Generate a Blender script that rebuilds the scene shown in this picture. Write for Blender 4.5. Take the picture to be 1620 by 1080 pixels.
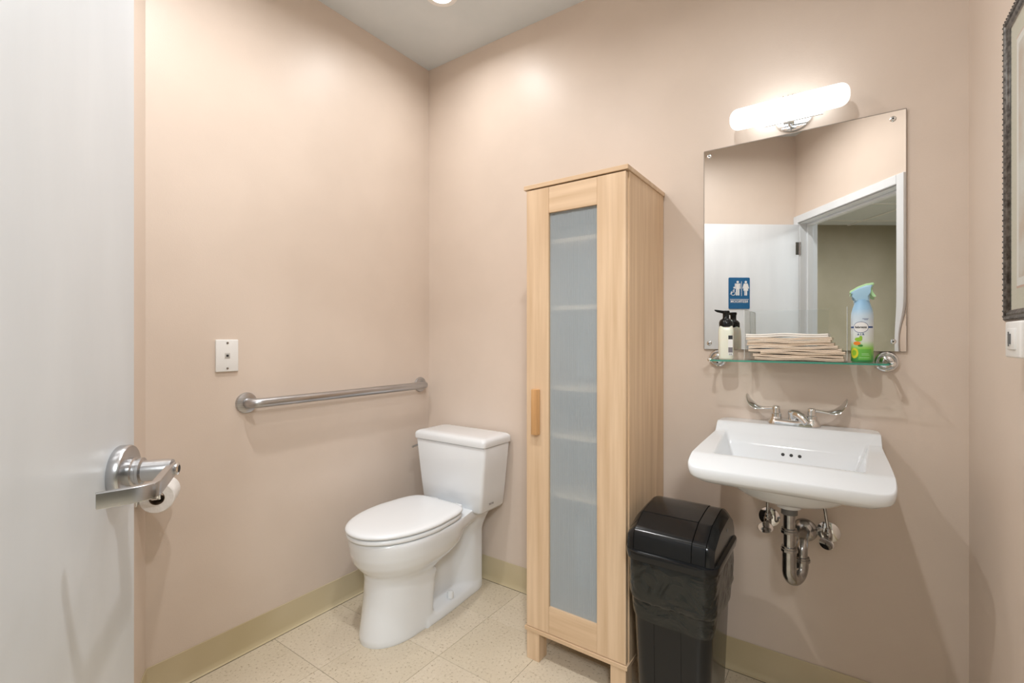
import bpy, bmesh, math, random
from mathutils import Vector, Matrix
random.seed(7)
PI = math.pi
S = bpy.context.scene
C = S.collection
for o in list(bpy.data.objects): bpy.data.objects.remove(o)

# ---------------------------------------------------------------- camera
CAMZ = 1.2
cam = bpy.data.cameras.new('camera'); cam.lens = 755/1620*36; cam.sensor_width = 36
cam.shift_y = -4/1620; cam.clip_start = 0.02; cam.clip_end = 50
co = bpy.data.objects.new('camera', cam); C.objects.link(co)
co.location = (0, 0, CAMZ); co.rotation_euler = (PI/2, 0, math.radians(35.2))
S.camera = co
# ---------------------------------------------------------------- look and light
S.view_settings.view_transform = 'Standard'; S.view_settings.look = 'None'
S.view_settings.gamma = 1.0; S.view_settings.use_curve_mapping = False
S.view_settings.exposure = 0.08
W = bpy.data.worlds.new('world'); S.world = W; W.use_nodes = True
W.node_tree.nodes['Background'].inputs[0].default_value = (0.93, 0.96, 1, 1)
W.node_tree.nodes['Background'].inputs[1].default_value = 0.3
def area(name, loc, size, power, col=(1, .96, .92), rot=(0, 0, 0), spread=180, shape='DISK', sy=None):
    l = bpy.data.lights.new(name, 'AREA'); l.shape = shape; l.size = size
    if sy: l.size_y = sy
    l.energy = power; l.color = col; l.spread = math.radians(spread)
    o = bpy.data.objects.new(name, l); C.objects.link(o); o.location = loc; o.rotation_euler = rot
    return o
CEIL = 2.679
CANS = [(-1.43, 1.50, 3.5), (-1.22, .68, 9.8), (-.36, .62, 11.5)]
for i, (x, y, p) in enumerate(CANS):
    area('downlight_lamp', (x, y, CEIL-.02), .07, p, (1, .995, .985), spread=165)
area('hall_fill_light', (.75, -.95, 2.36), .6, 56, (.88, .95, 1), shape='SQUARE')  # cool fill added out in the hall to brighten the room, fixture invented
VAN_STRENGTH = 4.6

# ---------------------------------------------------------------- materials
def mat(name, col, rough=.5, metal=0, spec=.5, **k):
    m = bpy.data.materials.new(name); m.use_nodes = True
    b = m.node_tree.nodes['Principled BSDF']
    b.inputs['Base Color'].default_value = (*col, 1); b.inputs['Roughness'].default_value = rough
    b.inputs['Metallic'].default_value = metal; b.inputs['Specular IOR Level'].default_value = spec
    for kk, v in k.items(): b.inputs[kk.replace('_', ' ')].default_value = v
    return m
def srgb(r, g, b):
    f = lambda v: (v/255/12.92) if v/255 <= .04045 else ((v/255+.055)/1.055)**2.4
    return (f(r), f(g), f(b))
def nodes(m): return m.node_tree.nodes, m.node_tree.links, m.node_tree.nodes['Principled BSDF']
def noise_col(m, c1, c2, scale, lo=.35, hi=.65, stretch=(1, 1, 1), detail=4, bump=0, bscale=None, coord='Object'):
    n, l, b = nodes(m)
    tc = n.new('ShaderNodeTexCoord'); mp = n.new('ShaderNodeMapping'); mp.inputs['Scale'].default_value = stretch
    nz = n.new('ShaderNodeTexNoise'); nz.inputs['Scale'].default_value = scale; nz.inputs['Detail'].default_value = detail
    cr = n.new('ShaderNodeValToRGB'); cr.color_ramp.elements[0].position = lo; cr.color_ramp.elements[1].position = hi
    cr.color_ramp.elements[0].color = (*c1, 1); cr.color_ramp.elements[1].color = (*c2, 1)
    l.new(tc.outputs[coord], mp.inputs[0]); l.new(mp.outputs[0], nz.inputs[0]); l.new(nz.outputs['Fac'], cr.inputs[0])
    l.new(cr.outputs[0], b.inputs['Base Color'])
    if bump:
        n2 = n.new('ShaderNodeTexNoise'); n2.inputs['Scale'].default_value = bscale or scale; n2.inputs['Detail'].default_value = 3
        bp = n.new('ShaderNodeBump'); bp.inputs['Strength'].default_value = bump; bp.inputs['Distance'].default_value = .002
        l.new(mp.outputs[0], n2.inputs[0]); l.new(n2.outputs['Fac'], bp.inputs['Height']); l.new(bp.outputs[0], b.inputs['Normal'])
    return m
WALLC = srgb(218, 201, 190)
M = {}
M['wall'] = noise_col(mat('wall_paint', WALLC, .42), srgb(215, 200, 187), srgb(220, 205, 192), 3, bump=.12, bscale=260)
M['ceiling'] = noise_col(mat('ceiling_paint', srgb(222, 225, 226), .8), srgb(212, 219, 223), srgb(219, 225, 229), 4, bump=.1, bscale=200)
M['door'] = noise_col(mat('door_paint', srgb(226, 228, 230), .35), srgb(220, 225, 230), srgb(226, 231, 236), 3, stretch=(3, 3, .6), bump=.06, bscale=60)
M['hallwall'] = noise_col(mat('hall_paint', srgb(158, 150, 130), .6), srgb(150, 143, 122), srgb(164, 156, 137), 2)
M['cove'] = noise_col(mat('cove_vinyl', srgb(198, 184, 152), .45), srgb(190, 175, 140), srgb(205, 192, 162), 2.5, detail=2)
M['grout'] = mat('tile_seam', srgb(120, 104, 80), .8)
def tile_mat(name, base, fleck1, fleck2):
    m = mat(name, base, .38); n, l, b = nodes(m)
    tc = n.new('ShaderNodeTexCoord')
    v = n.new('ShaderNodeTexNoise'); v.inputs['Scale'].default_value = 95; v.inputs['Detail'].default_value = 5; v.inputs['Roughness'].default_value = .7
    cr = n.new('ShaderNodeValToRGB'); e = cr.color_ramp.elements
    e[0].position = .36; e[0].color = (*fleck1, 1); e[1].position = .72; e[1].color = (*fleck2, 1)
    x = e.new(.42); x.color = (*base, 1); x = e.new(.58); x.color = (*base, 1)
    n2 = n.new('ShaderNodeTexNoise'); n2.inputs['Scale'].default_value = 4
    mx = n.new('ShaderNodeMixRGB'); mx.blend_type = 'MULTIPLY'; mx.inputs[0].default_value = .25
    c2 = n.new('ShaderNodeValToRGB'); c2.color_ramp.elements[0].color = (.7, .68, .62, 1); c2.color_ramp.elements[1].color = (1, 1, 1, 1)
    c2.color_ramp.elements[0].position = .3; c2.color_ramp.elements[1].position = .7
    for q in (v, n2): l.new(tc.outputs['Object'], q.inputs[0])
    l.new(v.outputs['Fac'], cr.inputs[0]); l.new(n2.outputs['Fac'], c2.inputs[0])
    l.new(cr.outputs[0], mx.inputs[1]); l.new(c2.outputs[0], mx.inputs[2]); l.new(mx.outputs[0], b.inputs['Base Color'])
    return m
M['tile'] = [tile_mat('vinyl_tile_a', srgb(212, 200, 180), srgb(158, 142, 118), srgb(228, 220, 206)),
             tile_mat('vinyl_tile_b', srgb(208, 196, 175), srgb(154, 137, 112), srgb(224, 215, 200))]
def wood(name, axis, c1=srgb(202, 172, 138), c2=srgb(224, 197, 166)):
    m = mat(name, c1, .42)
    st = {'x': (.6, 14, 14), 'z': (14, 14, .6)}[axis]
    return noise_col(m, c1, c2, 3.2, .3, .7, st, 6, bump=.05, bscale=6)
M['wood'] = wood('birch_upright_grain', 'z'); M['woodx'] = wood('birch_cross_grain', 'x')
M['woodside'] = wood('birch_side', 'z', srgb(208, 175, 138), srgb(230, 201, 168))
M['handlewood'] = wood('beech_handle', 'z', srgb(190, 142, 92), srgb(210, 166, 116))
M['porcelain'] = mat('porcelain', srgb(230, 234, 238), .12, Coat_Weight=.4, Coat_Roughness=.04)
M['sinkporcelain'] = mat('sink_porcelain', srgb(226, 230, 234), .12, Coat_Weight=.4, Coat_Roughness=.04)
M['seat'] = mat('seat_plastic', srgb(232, 236, 240), .2)
M['plastic'] = mat('white_plastic', srgb(236, 236, 235), .35)
M['dark'] = mat('dark_recess', (.02, .02, .02), .6)
M['chrome'] = mat('chrome', (.78, .79, .80), .07, 1)
M['agedchrome'] = noise_col(mat('worn_chrome', (.5, .5, .5), .2, 1), (.36, .36, .36), (.56, .56, .56), 30)
M['steel'] = noise_col(mat('brushed_steel', (.5, .5, .51), .33, 1), (.42, .42, .43), (.56, .56, .57), 8, stretch=(1, 1, 20))
M['satin'] = mat('satin_steel', (.50, .50, .51), .27, 1)
M['black'] = mat('glossy_black_plastic', (.007, .008, .009), .17, 0, .38)
M['bag'] = None
def bagmat():
    m = mat('black_bag_film', (.012, .014, .013), .24, 0, .45); n, l, b = nodes(m)
    tc = n.new('ShaderNodeTexCoord'); mp = n.new('ShaderNodeMapping'); mp.inputs['Scale'].default_value = (5, 5, 6)
    v = n.new('ShaderNodeTexNoise'); v.inputs['Scale'].default_value = 1.7; v.inputs['Detail'].default_value = 2; v.inputs['Distortion'].default_value = 1.6
    bp = n.new('ShaderNodeBump'); bp.inputs['Strength'].default_value = .55; bp.inputs['Distance'].default_value = .02
    l.new(tc.outputs['Object'], mp.inputs[0]); l.new(mp.outputs[0], v.inputs[0]); l.new(v.outputs['Fac'], bp.inputs['Height']); l.new(bp.outputs[0], b.inputs['Normal'])
    return m
M['bag'] = bagmat()
M['mirror'] = mat('mirror_silver', (.80, .79, .77), .012, 1)
M['acrylicedge'] = mat('mirror_edge', srgb(150, 140, 130), .3)
def glassmat(name, col, rough=0, ior=1.45, alpha=None):
    m = bpy.data.materials.new(name); m.use_nodes = True; n = m.node_tree.nodes; l = m.node_tree.links
    n.clear(); out = n.new('ShaderNodeOutputMaterial'); mix = n.new('ShaderNodeMixShader')
    t = n.new('ShaderNodeBsdfTransparent'); t.inputs[0].default_value = (*col, 1)
    g = n.new('ShaderNodeBsdfGlossy'); g.inputs['Roughness'].default_value = .03 + rough
    fr = n.new('ShaderNodeFresnel'); fr.inputs[0].default_value = ior
    gm = n.new('ShaderNodeNewGeometry'); sb = n.new('ShaderNodeMath'); sb.operation = 'SUBTRACT'; sb.inputs[0].default_value = 1
    mu = n.new('ShaderNodeMath'); mu.operation = 'MULTIPLY'
    l.new(gm.outputs['Backfacing'], sb.inputs[1]); l.new(fr.outputs[0], mu.inputs[0]); l.new(sb.outputs[0], mu.inputs[1]); l.new(mu.outputs[0], mix.inputs[0]); l.new(t.outputs[0], mix.inputs[1]); l.new(g.outputs[0], mix.inputs[2]); l.new(mix.outputs[0], out.inputs[0])
    return m
M['acrylic'] = glassmat('clear_acrylic', (.985, .99, .99), .02, 1.33)
M['glass'] = glassmat('shelf_glass', (.95, .985, .975), 0, 1.35)
M['glassedge'] = mat('green_glass_edge', srgb(70, 150, 130), .1)
M['pictureglass'] = glassmat('picture_glass', (.97, .98, .97))
def frostmat():
    m = bpy.data.materials.new('ribbed_frosted_plastic'); m.use_nodes = True; n = m.node_tree.nodes; l = m.node_tree.links
    n.clear(); out = n.new('ShaderNodeOutputMaterial')
    d = n.new('ShaderNodeBsdfPrincipled'); d.inputs['Base Color'].default_value = (*srgb(228, 238, 244), 1); d.inputs['Roughness'].default_value = .32
    tl = n.new('ShaderNodeBsdfTranslucent'); tl.inputs[0].default_value = (*srgb(215, 225, 232), 1)
    tp = n.new('ShaderNodeBsdfTransparent'); tp.inputs[0].default_value = (.93, .97, 1, 1)
    m1 = n.new('ShaderNodeMixShader'); m1.inputs[0].default_value = .35
    m2 = n.new('ShaderNodeMixShader'); m2.inputs[0].default_value = .34
    l.new(d.outputs[0], m1.inputs[1]); l.new(tl.outputs[0], m1.inputs[2])
    l.new(m1.outputs[0], m2.inputs[1]); l.new(tp.outputs[0], m2.inputs[2]); l.new(m2.outputs[0], out.inputs[0])
    return m
M['frost'] = frostmat()
def emis(name, col, st):
    m = mat(name, col, .3); b = m.node_tree.nodes['Principled BSDF']
    b.inputs['Emission Color'].default_value = (*col, 1); b.inputs['Emission Strength'].default_value = st
    return m
M['lampglass'] = emis('lit_opal_glass', (.95, .985, 1), VAN_STRENGTH)
n_, l_, b_ = nodes(M['lampglass'])     # bulb sits mid-tube: the glow fades to the ends
tc_ = n_.new('ShaderNodeTexCoord'); sx_ = n_.new('ShaderNodeSeparateXYZ'); ab_ = n_.new('ShaderNodeMath'); ab_.operation = 'ABSOLUTE'
mr_ = n_.new('ShaderNodeMapRange'); mr_.interpolation_type = 'SMOOTHSTEP'
mr_.inputs['From Min'].default_value = .02; mr_.inputs['From Max'].default_value = .16; mr_.inputs['To Min'].default_value = VAN_STRENGTH; mr_.inputs['To Max'].default_value = .72
l_.new(tc_.outputs['Object'], sx_.inputs[0]); l_.new(sx_.outputs['X'], ab_.inputs[0]); l_.new(ab_.outputs[0], mr_.inputs['Value']); l_.new(mr_.outputs[0], b_.inputs['Emission Strength'])
M['canlens'] = emis('lit_lens', (1, .96, .9), 14)
M['paper'] = noise_col(mat('toilet_paper', srgb(238, 237, 235), .9), srgb(232, 231, 229), srgb(242, 241, 240), 60, bump=.3, bscale=180)
M['towel'] = [noise_col(mat('towel_paper_%s' % k, c, .9), tuple(v*.93 for v in c), c, 20, bump=.2, bscale=120)
              for k, c in (('white', srgb(248, 244, 238)), ('tan', srgb(238, 222, 204)), ('buff', srgb(232, 214, 194)))]
M['blue'] = mat('sign_blue', srgb(22, 98, 150), .35); M['white'] = mat('print_white', srgb(240, 242, 244), .5)
M['soap'] = mat('soap_bottle_plastic', srgb(238, 238, 224), .22, Subsurface_Weight=.2)
M['ink'] = mat('print_ink', srgb(40, 42, 48), .5); M['greyink'] = mat('grey_ink', srgb(120, 116, 122), .5)
M['navy'] = mat('print_navy', srgb(30, 74, 140), .4); M['orange'] = mat('print_orange', srgb(240, 140, 50), .4)
M['lime'] = mat('print_lime', srgb(150, 200, 60), .4); M['yellow'] = mat('print_yellow', srgb(225, 220, 60), .4); M['green'] = mat('print_green', srgb(60, 140, 60), .4)
M['caplime'] = mat('pale_lime_cap', srgb(190, 235, 180), .3); M['capblue'] = mat('pale_blue_plastic', srgb(165, 205, 232), .3)
def canmat():
    m = mat('printed_can', (.8, .8, .8), .3); n, l, b = nodes(m)
    tc = n.new('ShaderNodeTexCoord'); sp = n.new('ShaderNodeSeparateXYZ'); cr = n.new('ShaderNodeValToRGB')
    mr = n.new('ShaderNodeMapRange'); mr.inputs['From Max'].default_value = .18
    l.new(tc.outputs['Object'], sp.inputs[0]); l.new(sp.outputs['Z'], mr.inputs[0]); l.new(mr.outputs[0], cr.inputs[0]); l.new(cr.outputs[0], b.inputs['Base Color'])
    e = cr.color_ramp.elements
    e[0].position = 0; e[0].color = (*srgb(50, 140, 80), 1); e[1].position = 1; e[1].color = (*srgb(150, 196, 232), 1)
    for p, c in ((.1, (90, 170, 80)), (.24, (150, 215, 90)), (.36, (222, 232, 224)), (.58, (226, 234, 242)), (.80, (200, 222, 240)), (.9, (160, 202, 234))):
        x = e.new(p); x.color = (*srgb(*c), 1)
    return m
M['can'] = canmat()
M['bronze'] = noise_col(mat('bronze_frame', (.05, .045, .04), .35, .6), (.03, .026, .024), (.16, .15, .14), 90)
M['mat'] = mat('picture_mat', srgb(212, 212, 200), .8); M['matline'] = mat('mat_line', srgb(215, 180, 168), .8)
M['print'] = noise_col(mat('muted_print', (.6, .6, .6), .7), srgb(205, 190, 180), srgb(222, 224, 224), 9, .4, .6)
M['gasket'] = mat('grey_rubber', srgb(110, 110, 110), .5)

# ---------------------------------------------------------------- helpers
def T(x, y, z): return Matrix.Translation((x, y, z))
def RX(a): return Matrix.Rotation(a, 4, 'X')
def RY(a): return Matrix.Rotation(a, 4, 'Y')
def RZ(a): return Matrix.Rotation(a, 4, 'Z')
def add_box(bm, x0, x1, y0, y1, z0, z1, bev=0, seg=2, mtx=None):
    r = bmesh.ops.create_cube(bm, size=1)
    vs = r['verts']
    for v in vs: v.co = Vector(((x0+x1)/2+v.co.x*(x1-x0), (y0+y1)/2+v.co.y*(y1-y0), (z0+z1)/2+v.co.z*(z1-z0)))
    if bev:
        es = list({e for v in vs for e in v.link_edges})
        r2 = bmesh.ops.bevel(bm, geom=es, offset=bev, segments=seg, profile=.5, affect='EDGES')
        vs = list({v for v in r2['verts']} | {v for v in vs if v.is_valid})
    if mtx:
        for v in vs: v.co = mtx @ v.co
    return vs
def add_rings(bm, rings, cap0=True, cap1=True, closed=True):
    rows = [[bm.verts.new(p) for p in r] for r in rings]
    n = len(rows[0])
    for a, b in zip(rows, rows[1:]):
        for i in range(n if closed else n-1):
            j = (i+1) % n
            bm.faces.new((a[i], a[j], b[j], b[i]))
    if cap0: bm.faces.new(list(reversed(rows[0])))
    if cap1: bm.faces.new(rows[-1])
    return rows
def add_lathe(bm, prof, n=32, mtx=None, cap=True):
    """profile of (radius, height) turned about Z"""
    mtx = mtx or Matrix()
    rings = [[mtx @ Vector((max(r, 1e-4)*math.cos(2*PI*i/n), max(r, 1e-4)*math.sin(2*PI*i/n), z)) for i in range(n)] for r, z in prof]
    add_rings(bm, rings, cap, cap)
def add_tube(bm, pts, rad, n=16, cap=True):
    pts = [Vector(p) for p in pts]; rs = rad if isinstance(rad, (list, tuple)) else [rad]*len(pts)
    up = None; rings = []
    for i, p in enumerate(pts):
        t = (pts[min(i+1, len(pts)-1)]-pts[max(i-1, 0)]).normalized()
        if up is None:
            up = Vector((0, 0, 1)) if abs(t.z) < .9 else Vector((1, 0, 0))
        u = (up-t*up.dot(t)).normalized(); up = u; w = t.cross(u)
        rings.append([p+(u*math.cos(2*PI*k/n)+w*math.sin(2*PI*k/n))*rs[i] for k in range(n)])
    add_rings(bm, rings, cap, cap)
def arc(c, r, a0, a1, n, plane):
    ax, ay = Vector(plane[0]), Vector(plane[1]); c = Vector(c)
    return [c+ax*math.cos(a0+(a1-a0)*i/n)*r+ay*math.sin(a0+(a1-a0)*i/n)*r for i in range(n+1)]
def add_prism(bm, poly, d0, d1, f):
    """poly of 2D points swept from d0 to d1; f(u, v, d) gives the point"""
    a = [bm.verts.new(f(u, v, d0)) for u, v in poly]; b = [bm.verts.new(f(u, v, d1)) for u, v in poly]
    n = len(poly)
    for i in range(n): bm.faces.new((a[i], a[(i+1) % n], b[(i+1) % n], b[i]))
    bm.faces.new(list(reversed(a))); bm.faces.new(b)
def obj(name, bm, m, parent=None, smooth=True, ang=35, sub=0):
    bmesh.ops.recalc_face_normals(bm, faces=bm.faces)
    me = bpy.data.meshes.new(name); bm.to_mesh(me); bm.free()
    me.materials.append(m)
    if smooth:
        for p in me.polygons: p.use_smooth = True
        try: me.set_sharp_from_angle(angle=math.radians(ang))
        except Exception: pass
    o = bpy.data.objects.new(name, me); C.objects.link(o)
    if parent: o.parent = parent
    if sub:
        md = o.modifiers.new('sub', 'SUBSURF'); md.levels = sub; md.render_levels = sub
    return o
def boxo(name, m, parent, *a, bev=0, seg=2, mtx=None):
    bm = bmesh.new(); add_box(bm, *a, bev=bev, seg=seg, mtx=mtx); return obj(name, bm, m, parent)
def tag(o, label=None, cat=None, group=None, kind=None):
    if label: o['label'] = label
    if cat: o['category'] = cat
    if group: o['group'] = group
    if kind: o['kind'] = kind
    return o
def thing(name, label, cat, loc=(0, 0, 0), rz=0, group=None, kind=None):
    o = bpy.data.objects.new(name, None); C.objects.link(o); o.location = loc; o.rotation_euler = (0, 0, rz)
    o.empty_display_size = .05
    return tag(o, label, cat, group, kind)
def copy_thing(o):
    r = o.copy(); C.objects.link(r)
    def rec(a, b):
        for ch in list(a.children):
            c = ch.copy(); C.objects.link(c); c.parent = b; rec(ch, c)
    rec(o, r); return r
def text_bm(s, size, depth=.0006, font_w=1.0, align='CENTER'):
    cu = bpy.data.curves.new('lettering', 'FONT'); cu.body = s; cu.size = size; cu.extrude = depth; cu.align_x = align; cu.align_y = 'CENTER'
    cu.offset = size*.012*font_w; cu.resolution_u = 3
    t = bpy.data.objects.new('lettering', cu); C.objects.link(t)
    bpy.context.view_layer.update()
    me = bpy.data.meshes.new_from_object(t.evaluated_get(bpy.context.evaluated_depsgraph_get()))
    bm = bmesh.new(); bm.from_mesh(me)
    bpy.data.objects.remove(t); bpy.data.curves.remove(cu); bpy.data.meshes.remove(me)
    return bm
def xf(bm, m):
    bmesh.ops.transform(bm, matrix=m, verts=bm.verts); return bm
def slab(name, p, q, z0, z1, th, m, kind='structure', holes=None):
    """vertical wall from p to q, room side on the left of p->q, thickness outwards"""
    p = Vector((*p, 0)); q = Vector((*q, 0)); d = (q-p).normalized(); nrm = Vector((d.y, -d.x, 0))
    L = (q-p).length; bm = bmesh.new()
    def part(a, b, za, zb):
        vs = add_box(bm, a, b, 0, th, za, zb)
        mt = Matrix(((d.x, nrm.x, 0, p.x), (d.y, nrm.y, 0, p.y), (0, 0, 1, 0), (0, 0, 0, 1)))
        for v in vs: v.co = mt @ v.co
    if holes:
        a, b, zt = holes
        part(0, a, z0, z1); part(b, L, z0, z1); part(a, b, zt, z1)
    else: part(0, L, z0, z1)
    o = obj(name, bm, m, smooth=False); o['kind'] = kind; return o

# ---------------------------------------------------------------- the room
XL, XR, YB = -1.894, .284, 1.887
A = (XL, YB); B = (XR, YB); HC = (-.318, -.276); LC = (XL, .589)
du = (.593, .805); Lr = 1.015
RC = (XR, HC[1]+Lr*.805)
# counter-clockwise boundary, room on the left
slab('wall_right', RC, (XR, YB), 0, CEIL, .12, M['wall'])
slab('wall_back', (XR+.12, YB), (XL-.12, YB), 0, CEIL, .12, M['wall'])
slab('wall_left', A, LC, 0, CEIL, .12, M['wall'])
slab('wall_behind_door', (LC[0], LC[1]), HC, 0, CEIL, .012, M['wall'])
slab('wall_front', HC, RC, 0, CEIL, .12, M['wall'], holes=(.045, .915, 2.04))
bm = bmesh.new(); add_box(bm, XL-.2, XR+.15, -.55, YB+.15, CEIL, CEIL+.05)
tag(obj('ceiling', bm, M['ceiling'], smooth=False), kind='structure')
# floor: a dark bed and single tiles
bm = bmesh.new(); add_box(bm, -2.7, 5.2, -4.6, YB+.12, -.03, -.0022)
fl = obj('floor', bm, M['grout'], smooth=False); fl['kind'] = 'structure'
tme = {}
TS = .305; x0 = -1.575-TS*2; y0 = 1.013-TS*9
for k in (0, 1):
    bm = bmesh.new(); add_box(bm, -.1519, .1519, -.1519, .1519, -.0022, 0, bev=.0007, seg=1)
    me = bpy.data.meshes.new('tile'); bm.to_mesh(me); bm.free(); me.materials.append(M['tile'][k]); tme[k] = me
for i in range(9):
    for j in range(6, 12):
        cx, cy = x0+(i+.5)*TS, y0+(j+.5)*TS
        if cx < -2.05 or cy > 2.03: continue
        if cy < -.276+(-.318-cx)*.549-.25 and cx < -.3: continue
        if cx > XR+.15: continue
        o = bpy.data.objects.new('tile', tme[(i*3+j) % 2]); C.objects.link(o); o.parent = fl
        o.location = (cx, cy, 0); o.rotation_euler = (0, 0, PI/2*((i+j) % 4))
# rest of floor beyond the doorway
bm = bmesh.new(); add_box(bm, -2.7, 5.2, -4.6, y0+6*TS-.001, -.002, 0)
for a in (1,): add_box(bm, x0+9*TS, 5.2, y0+6*TS, 1.85, -.002, 0)
o = obj('hall_floor_covering', bm, M['tile'][1], fl, smooth=False)
# cove base: profile swept along each wall
def cove(name, p, q):
    p = Vector((*p, 0)); q = Vector((*q, 0)); d = (q-p).normalized(); nrm = Vector((-d.y, d.x, 0))
    prof = [(0, .112), (.0025, .114), (.0035, .112), (.0035, .022), (.005, .012), (.009, .005), (.016, .0022), (.016, 0), (0, 0)]
    bm = bmesh.new(); L = (q-p).length
    add_prism(bm, prof, 0, L, lambda u, v, dd: p+nrm*u+Vector((0, 0, v))+d*dd)
    o = obj(name, bm, M['cove'], ang=25); o['kind'] = 'structure'
    bm = bmesh.new()
    add_prism(bm, [(.0158, -.0005), (.0172, -.0005), (.0172, .0009), (.0158, .0009)], 0, L, lambda u, v, dd: p+nrm*u+Vector((0, 0, v))+d*dd)
    obj('seam', bm, M['dark'], o); return o
cove('baseboard_right', RC, B)
cove('baseboard_back', B, A)
cove('baseboard_left', A, LC)
cove('baseboard_behind_door', LC, HC)
# door casing on the room side, jamb and stop
fm = Matrix(((du[0], du[1], 0, HC[0]), (du[1], -du[0], 0, HC[1]), (0, 0, 1, 0), (0, 0, 0, 1)))   # x along wall, y outwards
tr = tag(thing('trim_1', None, None), kind='structure')
for nm, bx in (('side_casing', (.003, .05, -.016, 0, 0, 2.085)), ('side_casing', (.91, .958, -.016, 0, 0, 2.085)), ('head_casing', (.05, .91, -.016, 0, 2.035, 2.085)),
               ('jamb', (.045, .052, 0, .13, 0, 2.035)), ('jamb', (.908, .915, 0, .13, 0, 2.035)), ('head_jamb', (.052, .908, 0, .13, 2.028, 2.035)),
               ('door_stop', (.895, .908, .05, .09, 0, 2.028)), ('door_stop', (.052, .065, .05, .09, 0, 2.028)), ('door_stop', (.065, .895, .05, .09, 2.012, 2.028))):
    boxo(nm, M['door'], tr, *bx, bev=.002, seg=1, mtx=fm)
# hallway
hn = Vector((du[1], -du[0], 0))       # pointing out of the room
def hp(a, b): v = Vector((HC[0], HC[1], 0))+Vector((*du, 0))*a+hn*b; return (v.x, v.y)
slab('wall_hall', hp(-1.6, 3.3), hp(3.6, 3.3), 0, 2.42, .08, M['hallwall'])
slab('wall_hall_end', hp(3.6, 3.3), hp(3.6, .12), 0, 2.42, .08, M['hallwall'])
slab('wall_hall_side', hp(-1.6, .12), hp(-1.6, 3.3), 0, 2.42, .08, M['hallwall'])
slab('wall_hall_near', hp(3.6, .12), hp(1.015, .12), 0, 2.42, .02, M['hallwall'])
slab('wall_hall_near_side', hp(.0, .12), hp(-1.6, .12), 0, 2.42, .02, M['hallwall'])
hm = fm
bm = bmesh.new(); add_box(bm, -1.6, 3.6, .12, 3.3, 2.42, 2.44, mtx=hm)
hc = tag(obj('ceiling_hall', bm, M['ceiling'], smooth=False), kind='structure')
for k in range(9):
    boxo('ceiling_grid_bar', M['plastic'], hc, -1.4+k*.61-.012, -1.4+k*.61+.012, .12, 3.3, 2.414, 2.42, mtx=hm)
for k in range(5):
    boxo('ceiling_grid_bar', M['plastic'], hc, -1.6, 3.6, .35+k*.61-.012, .35+k*.61+.012, 2.413, 2.419, mtx=hm)

boxo('added_fill_panel', M['canlens'], hc, -.3, .3, -.3, .3, 2.40, 2.414, mtx=T(.75, -.95, 0))  # unseen glowing panel, added as a body for the hall fill light
# ---------------------------------------------------------------- door
DA = math.radians(37.4)
door = thing('door_1', None, None, (-.288, -.236, 0), math.atan2(.607, -.794), kind='structure')
DW = .862
boxo('door_leaf', M['door'], door, .006, DW, 0, .042, .01, 2.022, bev=.0025, seg=2)
for hz in (.28, 1.05, 1.85):
    bm = bmesh.new(); add_tube(bm, [(.0, -.006, hz-.045), (.0, -.006, hz+.045)], .006, 12); add_box(bm, .0, .03, -.0015, .0005, hz-.045, hz+.045)
    obj('hinge', bm, M['satin'], door)
LX, LZ = .806, .992
def dl(b, m=M['satin'], nm='rose', p=None): return obj(nm, b, m, p or door)
bm = bmesh.new(); RYm = T(LX, 0, LZ) @ RX(PI/2)
add_lathe(bm, [(.041, 0), (.042, .002), (.042, .013), (.0405, .0155), (.036, .0165), (.02, .017)], 48, RYm)
rose = dl(bm)
bm = bmesh.new(); add_lathe(bm, [(.022, .016), (.022, .021), (.0195, .023), (.0195, .027), (.021, .028), (.021, .032), (.0165, .034), (.0165, .064), (.0155, .072)], 40, RYm)
# lever arm: runs towards the hinge and returns to the door
hub = dl(bm, nm='lever_hub')
bm = bmesh.new()
path = [(.012, -.066), (-.0, -.0725), (-.03, -.076), (-.105, -.0885), (-.118, -.087), (-.127, -.078), (-.1335, -.066), (-.148, -.036)]
path2 = []
th_ = .0045
outer, inner = [], []
for i, (a, b) in enumerate(path):
    p0 = Vector(path[max(i-1, 0)]); p1 = Vector(path[min(i+1, len(path)-1)]); t = (p1-p0).normalized(); nn = Vector((-t.y, t.x))
    outer.append((a+nn.x*th_, b+nn.y*th_)); inner.append((a-nn.x*th_, b-nn.y*th_))
poly = outer+inner[::-1]
add_prism(bm, poly, -.0105, .0105, lambda u, v, d: Vector((LX+u, v, LZ+d)))
bmesh.ops.bevel(bm, geom=[e for e in bm.edges if abs(e.verts[0].co.z-e.verts[1].co.z) < 1e-4], offset=.0014, segments=2, profile=.5, affect='EDGES')
lev = dl(bm, nm='lever')
bm = bmesh.new(); add_lathe(bm, [(.009, .076), (.0095, .0805), (.006, .0815), (.0055, .079)], 24, RYm); dl(bm, M['chrome'], 'turn_button', lev)
bm = bmesh.new(); add_lathe(bm, [(.0052, .079), (.0052, .0818)], 16, RYm); dl(bm, M['dark'], 'keyway', lev)
# latch face on the edge of the leaf
boxo('latch_plate', M['satin'], door, DW-.001, DW+.0012, .008, .034, LZ-.03, LZ+.03)

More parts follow.
